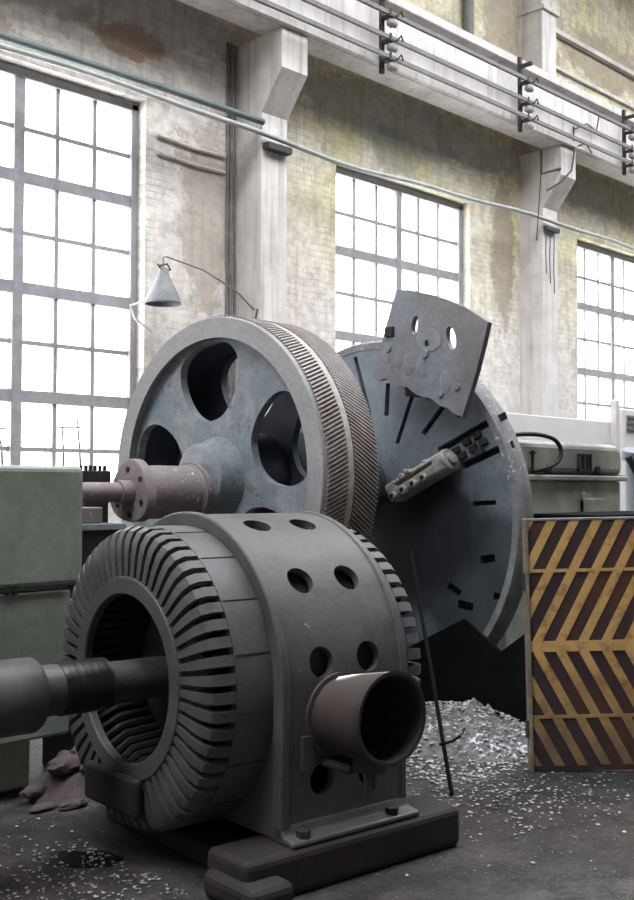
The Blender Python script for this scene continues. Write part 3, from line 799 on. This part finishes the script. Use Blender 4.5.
bm = new(); nx, ny = 40, 40; g = []
for i in range(nx+1):
    row = []
    for j in range(ny+1):
        x = 4.55+1.05*i/nx; y = 3.35+1.25*j/ny
        u_, v_ = (i/nx-.62)/.5, (j/ny-.5)/.5
        h = max(0, 1-u_*u_*.9-v_*v_)*.20
        h *= .8+.5*noise.noise(Vector((x*5, y*5, 0)))+.35*noise.noise(Vector((x*22, y*22, 3)))
        row.append(bm.verts.new((x, y, h if h > .004 else -.02)))
    g.append(row)
for i in range(nx):
    for j in range(ny): bm.faces.new((g[i][j], g[i+1][j], g[i+1][j+1], g[i][j+1]))
tag(obj('shavings_heap', bm, iron('heap_grit', (.05,.05,.051), (.20,.20,.20), .85, 26, (.6,.6,.6), .56), smooth=180), 'low grey heap of metal shavings on the floor before the faceplate', 'heap', kind='stuff')

# ------------------------------------------------------------------ green machines
t = thing('control_cabinet', 'large green machine cabinet at the left edge beside the motor', 'cabinet', (0, 0, 0))
bm = new(); box(bm, .2, 3.045, 4.60, 5.75, 1.005, 1.595); obj('upper_body', bm, M['green'], t, bevel=.03, seg=3)
bm = new(); box(bm, .22, 2.98, 4.61, 5.75, .28, .99); obj('lower_body', bm, M['green'], t, bevel=.015)
bm = new(); box(bm, .23, 2.97, 4.63, 5.74, .985, 1.01); obj('seam', bm, M['seam'], t)
bm = new(); box(bm, .3, 2.88, 4.80, 5.7, 0, .28); obj('plinth', bm, M['greend'], t, bevel=.02)
bm = new()
for x in (2.62, 2.66): box(bm, x, x+.012, 4.592, 4.61, .98, 1.03)
box(bm, 2.40, 2.95, 4.595, 4.605, .996, 1.008); obj('latch', bm, M['seam'], t)

t = thing('valve_block', 'small dark fitting block with row of bolts beside the green cabinet', 'fitting', (3.42, 4.9, 0))
bm = new(); box(bm, .0, .20, .30, .42, 1.50, 1.585); obj('block', bm, M['dark'], t, bevel=.008)
for k in range(6):
    bm = new(); tube(bm, [(.02+.032*k, .34, 1.58), (.02+.032*k, .34, 1.615)], .011, 8); obj('bolt', bm, M['dark'], t, smooth=35)
bm = new(); box(bm, .02, .18, .30, .42, 0, 1.50); obj('post', bm, M['dark'], t)
t = thing('spacer_block', 'stacked dark gearbox block with pale block on top, between cabinet and gear', 'block', (3.14, 4.78, 0))
bm = new(); box(bm, 0, .26, .0, .35, 0, 1.30); obj('gearbox', bm, M['dark'], t, bevel=.012)
bm = new(); box(bm, .02, .15, .02, .28, 1.30, 1.385); obj('pale_block', bm, M['housing'], t, bevel=.006)
bm = new(); box(bm, .0, .28, -.012, .05, 1.265, 1.30); obj('ledge', bm, M['bluegrey'], t, bevel=.004)

t = thing('gearbox_housing', 'long grey-green gearbox housing with rounded lid behind the striped barrier', 'gearbox', (0, 4.3, 0))
bm = new()
def rr(x0, x1, z0, z1, r, nseg=8):
    pts = [(x0, z0)]
    pts += [(x0, z1)] if False else []
    for k in range(nseg+1): a = PI-PI/2*k/nseg; pts.append((x0+r+r*math.cos(a), z1-r+r*math.sin(a)))
    for k in range(nseg+1): a = PI/2-PI/2*k/nseg; pts.append((x1-r+r*math.cos(a), z1-r+r*math.sin(a)))
    pts.append((x1, z0)); return pts
prism(bm, rr(6.25, 7.90, 1.59, 1.835, .11), 'y', 0, .9); lid = obj('lid', bm, M['greend'], t, bevel=.05, seg=3)
bm = new(); box(bm, 6.22, 7.93, -.03, .93, 1.545, 1.585); obj('flange', bm, M['greend'], t, bevel=.008)
bm = new(); box(bm, 6.22, 7.91, -.018, .92, 1.583, 1.592); obj('gasket', bm, M['seam'], t)
bm = new(); box(bm, 6.25, 7.86, 0, .9, .0, 1.545); obj('body', bm, M['greend'], t, bevel=.02)
bm = new()
for z0, z1, x0, x1 in ((1.735,1.750,7.20,7.40),(1.62,1.635,7.20,7.40),(1.62,1.75,7.20,7.215),(1.62,1.75,7.385,7.40),(1.685,1.69,7.20,7.40),(1.62,1.75,7.28,7.286),(1.62,1.75,7.34,7.346)): box(bm, x0, x1, -.012, .004, z0, z1)
obj('nameplate_frame', bm, M['seam'], t)
for x in (6.77, 7.46): 
    bm = new(); box(bm, x, x+.055, -.02, .01, 1.60, 1.66); obj('catch', bm, M['dark'], t, bevel=.006)
bm = new(); box(bm, 7.25, 7.55, -.03, .005, 1.30, 1.41); box(bm, 7.25, 7.275, -.035, .005, 1.30, 1.46); obj('hatch', bm, M['greend'], t, bevel=.006)
bm = new(); box(bm, 6.58, 6.60, -.012, .01, 1.62, 1.76); box(bm, 6.56, 6.62, -.014, .01, 1.735, 1.75); obj('gauge_rod', bm, M['seam'], t)
bm = new(); pts = []
ctl = [(6.22,4.36,1.84),(6.45,4.30,1.87),(6.62,4.25,1.87),(6.76,4.22,1.84),(6.83,4.21,1.77),(6.80,4.21,1.69),(6.70,4.23,1.64),(6.60,4.29,1.61)]
for i in range(len(ctl)-1):
    p0, p1, p2, p3 = [Vector(ctl[min(max(i+q,0),len(ctl)-1)]) for q in (-1,0,1,2)]
    for s in range(5):
        u = s/5; pts.append(.5*((2*p1)+(-p0+p2)*u+(2*p0-5*p1+4*p2-p3)*u*u+(-p0+3*p1-3*p2+p3)*u**3))
pts.append(Vector(ctl[-1])); tube(bm, pts, .016, 8)
tag(obj('rubber_hose', bm, M['rubber'], smooth=50), 'thin black hose looping over the grey-green gearbox lid', 'hose')

# bench slab behind the barrier
t = thing('steel_bench', 'black steel bench top showing just above the right end of the barrier', 'bench', (0, 0, 0))
bm = new(); box(bm, 6.02, 7.3, 3.45, 3.95, 1.268, 1.325); obj('bench_top', bm, M['black'], t, bevel=.006)
for x in (6.06, 7.2):
    for y in (3.5, 3.86):
        bm = new(); box(bm, x, x+.06, y, y+.06, 0, 1.27); obj('leg', bm, M['black'], t)

# low white parapet and post before the third window
bm = new(); box(bm, 10.272, 12.704, 7.08, 7.14, 0, 2.346)
tag(obj('partition_panel', bm, M['white'], bevel=.01), 'low white partition panel below the third window behind the faceplate', 'partition')
bm = new(); box(bm, 12.689, 12.788, 7.0, 7.08, 0, 2.633)
tag(obj('post', bm, M['column'], bevel=.01), 'thin pale post at the end of the white partition by the right window', 'post')
t = thing('louvre_vent', 'pale louvred box with dark slats at the right edge below the window', 'vent', (12.878, 7.0, 0))
bm = new(); box(bm, 0, 1.0, 0, .2, 0, 2.527); obj('casing', bm, M['white'], t, bevel=.02)
for k in range(3):
    bm = new(); box(bm, .08, 1.0, -.03, .01, 2.255+.075*k, 2.29+.075*k); obj('slat', bm, M['busbar'], t)
t = thing('hand_lever', 'dark bent lever arm on a stand right of the gearbox housing', 'lever', (8.6, 4.6, 0))
bm = new(); tube(bm, [(0,0,0), (0,0,1.74)], .05, 12); tube(bm, [(0,0,1.74), (-.02,-.02,1.82)], .09, 14); obj('stand', bm, M['bluegrey'], t, smooth=35)
bm = new(); tube(bm, [(-.1,-.02,1.76), (-.02,-.06,1.62), (.12,-.08,1.50), (.35,-.05,1.44)], .03, 8); obj('lever_arm', bm, M['dark'], t, smooth=40)

# ------------------------------------------------------------------ striped barrier
BA = R(-45)
t = thing('hazard_barrier', 'yellow and black chevron-striped steel barrier board standing on the floor at right', 'barrier', (4.886, 3.207, .0))
t.rotation_euler = (0, R(-1.3), BA)
W_, H_ = 1.15, 1.33
bm = new(); box(bm, .012, W_, 0, .03, .0, H_-.01); obj('sheet', bm, M['barrier'], t)
def clip(poly, ax, val, keep_gt):
    o_ = []
    for i in range(len(poly)):
        a, b = poly[i], poly[(i+1)%len(poly)]
        ia, ib = ((p[ax] > val) == keep_gt for p in (a, b))
        if ia: o_.append(a)
        if ia != ib:
            s = (val-a[ax])/(b[ax]-a[ax]); o_.append((a[0]+s*(b[0]-a[0]), a[1]+s*(b[1]-a[1])))
    return o_
bm = new(); ZM = .655; P_, DW = .122, .070; SLP = .53
rows = [(.03, .278, -1), (.295, ZM-.028, -1), (ZM+.028, 1.045, 1), (1.062, H_-.012, 1)]
for z0, z1, sg in rows:
    for k in range(-8, 14):
        xs = .02+.118+k*P_             # yellow strip starts where the dark one ends (measured at mid height)
        off = .03 if z1 < .29 else 0
        def xa(z): return xs+off+abs(z-ZM)*SLP
        q = [(xa(z0), z0), (xa(z0)+P_-DW, z0), (xa(z1)+P_-DW, z1), (xa(z1), z1)]
        q = clip(q, 0, .018, True)
        if len(q) > 2: q = clip(q, 0, W_-.01, False)
        if len(q) > 2: prism(bm, q, 'y', -.004, .0)
for z0, z1 in ((.278,.295), (ZM-.028,ZM+.028), (1.045,1.062)): box(bm, .018, W_-.01, -.005, .0, z0, z1)
obj('yellow_stripes', bm, M['yellow'], t)
bm = new(); box(bm, 0, .02, -.018, .05, 0, H_); obj('edge_post', bm, iron('worn_edge', (.16,.13,.10), (.36,.30,.22), .7, 14), t, bevel=.003)
bm = new(); box(bm, .02, W_, -.006, .04, H_-.014, H_); obj('top_rail', bm, M['rimworn'], t, bevel=.003)
for z in (.18, .95):
    bm = new(); tube(bm, [(-.005,.0,z), (-.005,.0,z+.09)], .013, 10); obj('hinge', bm, M['bracket'], t, smooth=35)
for x in (.12, 1.0):
    bm = new(); box(bm, x, x+.05, .03, .28, -.005, .045); tube(bm, [(x+.025,.03,.8), (x+.025,.26,.03)], .018, 8); obj('stay', bm, M['bracket'], t)

# leaning rod
bm = new(); tube(bm, [(4.23, 3.22, .008), (4.53, 3.60, .60), (4.83, 3.97, 1.13)], .011, 8)
tube(bm, [(4.29, 3.345, .22), (4.335, 3.30, .235), (4.37, 3.27, .262)], .007, 6)
tag(obj('steel_rod', bm, M['black'], smooth=40), 'thin black steel rod leaning behind the motor, foot beside the bed', 'rod')

# ------------------------------------------------------------------ litter on the floor
def flakes(cnt, area, smin, smax, zf=lambda x, y: 0):
    bm = new()
    for _ in range(cnt):
        x, y = area(); s = random.uniform(smin, smax); a = random.uniform(0, PI); tl = random.uniform(-.35, .35)
        Mx = Matrix.Translation((x, y, zf(x, y)+.004)) @ Matrix.Rotation(a, 4, 'Z') @ Matrix.Rotation(tl, 4, 'X')
        pts = [(random.uniform(.5,1)*s*math.cos(q), random.uniform(.35,.8)*s*math.sin(q)) for q in (0, 1.2, 2.3, 3.5, 4.9)]
        A = [bm.verts.new(Mx @ Vector((p[0], p[1], 0))) for p in pts]; B = [bm.verts.new(Mx @ Vector((p[0], p[1], .0025))) for p in pts]
        bm.faces.new(A); bm.faces.new(list(reversed(B)))
        for i in range(5): bm.faces.new((A[i], B[i], B[(i+1)%5], A[(i+1)%5]))
    return bm
def gauss(cx, cy, sx, sy): return lambda: (random.gauss(cx, sx), random.gauss(cy, sy))
def nomotor(fn):
    def f():
        while True:
            x, y = fn(); l = Matrix.Rotation(-MA, 2) @ Vector((x-MX, y-MY))
            if not (.0 < l.x < 1.23 and -.85 < l.y < .8): return x, y
    return f
tag(obj('paint_flakes', flakes(520, nomotor(gauss(2.40, 3.50, .42, .38)), .004, .014), M['chip']), 'pale paint flakes scattered on the floor around the oil puddle', 'flakes', kind='stuff')
tag(obj('paint_flakes', flakes(620, nomotor(gauss(4.45, 3.05, .45, .32)), .004, .016), M['chip']), 'pale paint flakes scattered on the floor between motor bed and barrier', 'flakes', kind='stuff')
hz = lambda x, y: max(0, 1-((((x-4.55)/1.05-.62)/.5)**2)*.9-(((y-3.35)/1.25-.5)/.5)**2)*.195
tag(obj('metal_shavings', flakes(1700, lambda: (random.uniform(4.35, 5.55), random.uniform(3.3, 4.58)), .005, .021, hz), M['swarf']), 'bright curled metal shavings strewn over the heap before the faceplate', 'shavings', kind='stuff')
# oil puddle
bm = new(); pts = []
for k in range(40):
    a = 2*PI*k/40; r = 1+.22*noise.noise(Vector((math.cos(a)*1.6, math.sin(a)*1.6, 1)))+.06*math.sin(7*a)
    pts.append((2.475+.115*r*math.cos(a)+.06*r*math.sin(a), 3.735+.075*r*math.sin(a)-.125*r*math.cos(a)))
prism(bm, pts, 'z', .001, .004)
tag(obj('oil_puddle', bm, M['oil']), 'black oil puddle on the floor in front of the motor shaft', 'puddle')
# rubble by the cabinet foot
bm = new(); g = []; RN = 24
rz_ = lambda x, y: max(0, 1-((x-3.03)/.30)**2-((y-4.56)/.22)**2)*.20
for i in range(RN+1):
    row = []
    for j in range(RN+1):
        x = 2.68+.62*i/RN; y = 4.33+.45*j/RN; h = rz_(x, y)
        h *= .8+.6*noise.noise(Vector((x*9, y*9, 5)))
        row.append(bm.verts.new((x, y, h if h > .004 else -.02)))
    g.append(row)
for i in range(RN):
    for j in range(RN): bm.faces.new((g[i][j], g[i+1][j], g[i+1][j+1], g[i][j+1]))
tag(obj('dirt_heap', bm, M['rag'], smooth=180), 'brown heap of swept dirt by the foot of the green cabinet, behind the shaft', 'heap', kind='stuff')
RUB = [(2.90,4.52,.075,(1.3,.8,.6)), (3.0,4.44,.06,(1,1,.7)), (3.10,4.58,.08,(1,1.1,.7)), (2.84,4.36,.05,(1.5,.8,.45)), (3.02,4.58,.05,(1,1,.7)), (2.76,4.56,.06,(1.2,.7,.5)), (3.14,4.44,.05,(1,1,1)), (2.72,4.42,.045,(1.6,.8,.4))]
RL = ['flat brown lump of rubble, first by the cabinet foot', 'small rounded brown rubble lump beside the cabinet foot', 'largest brown rubble lump behind the motor shaft', 'flattened rubble lump nearest the oil puddle', 'small pale-speckled rubble lump in front of the heap', 'low rubble lump against the cabinet plinth', 'round rubble lump closest to the motor bell', 'long low rubble lump at the left of the heap']
for (x, y, r, sq), lb in zip(RUB, RL):
    bm = new(); ico(bm, (x, y, rz_(x, y)*.8+r*sq[2]*.75), r, 3, sq, .12)
    tag(obj('rubble_lump', bm, M['rag'], smooth=40), lb, 'rubble', 'rubble by the cabinet foot')

# dust haze hanging in front of the window wall
n = N('dust_haze'); g = n.add('ShaderNodeNewGeometry'); sp = n.add('ShaderNodeSeparateXYZ'); n.link(g.outputs['Position'], sp.inputs[0])
fz = n.math('SUBTRACT', 1., n.math('DIVIDE', sp.outputs['Z'], 4.2), True)
fy = n.math('MULTIPLY', n.math('SUBTRACT', sp.outputs['Y'], 7.25), .8, True)
fx = n.math('MULTIPLY', n.math('SUBTRACT', sp.outputs['X'], 8.3), .3, True)
den = n.math('MULTIPLY', n.math('MULTIPLY', fz, fy), n.math('MULTIPLY', fx, .22))
vs = n.add('ShaderNodeVolumeScatter'); vs.inputs['Anisotropy'].default_value = .35; vs.inputs['Color'].default_value = (1,1,1,1)
n.link(den, vs.inputs['Density']); n.link(vs.outputs[0], n.out.inputs['Volume'])
bm = new(); prism(bm, [(7.25,.02),(9.0,.02),(9.0,4.4),(7.25,3.8)], 'x', 8.3, 26.5)
tag(obj('dust_haze', bm, n.m), 'pale dust haze hanging before the lower window wall', 'haze', kind='stuff')

# ------------------------------------------------------------------ light, camera
w = bpy.data.worlds.new('overcast_sky'); bpy.context.scene.world = w; w.use_nodes = True
bg = w.node_tree.nodes['Background']; bg.inputs['Color'].default_value = (.94,.97,1.0,1); bg.inputs['Strength'].default_value = 1.0
def portal(name, loc, rot, sx, sy):
    l = bpy.data.lights.new(name, 'AREA'); l.shape = 'RECTANGLE'; l.size = sx; l.size_y = sy; l.cycles.is_portal = True
    o = bpy.data.objects.new(name, l); C.objects.link(o); o.location = loc; o.rotation_euler = rot
portal('roof_light_portal', (9.5, (SKY[0]+SKY[1])/2, 11.58), (0,0,0), 35.6, SKY[1]-SKY[0])
for m_ in WM[:4]: portal('window_portal', (m_, 10.45, 3.6), (R(-90),0,0), 3.0, 4.6)

cam = bpy.data.cameras.new('camera'); co = bpy.data.objects.new('camera', cam); C.objects.link(co)
yaw, pitch, roll = R(44.384), R(1.913), R(.174)
fw = Vector((math.cos(yaw)*math.cos(pitch), math.sin(yaw)*math.cos(pitch), math.sin(pitch)))
r0 = Vector((math.sin(yaw), -math.cos(yaw), 0)); u0 = r0.cross(fw)
rx = math.cos(roll)*r0+math.sin(roll)*u0; ux = -math.sin(roll)*r0+math.cos(roll)*u0
mw = Matrix((rx, ux, -fw)).transposed().to_4x4(); mw.translation = (0, 0, 1.5)
co.matrix_world = mw
cam.sensor_fit = 'HORIZONTAL'; cam.sensor_width = 36; cam.lens = 36*1080/634; cam.clip_end = 200
sc = bpy.context.scene; sc.camera = co
sc.view_settings.view_transform = 'Standard'; sc.view_settings.look = 'None'; sc.view_settings.gamma = 1; sc.view_settings.use_curve_mapping = False
sc.view_settings.exposure = 3.42
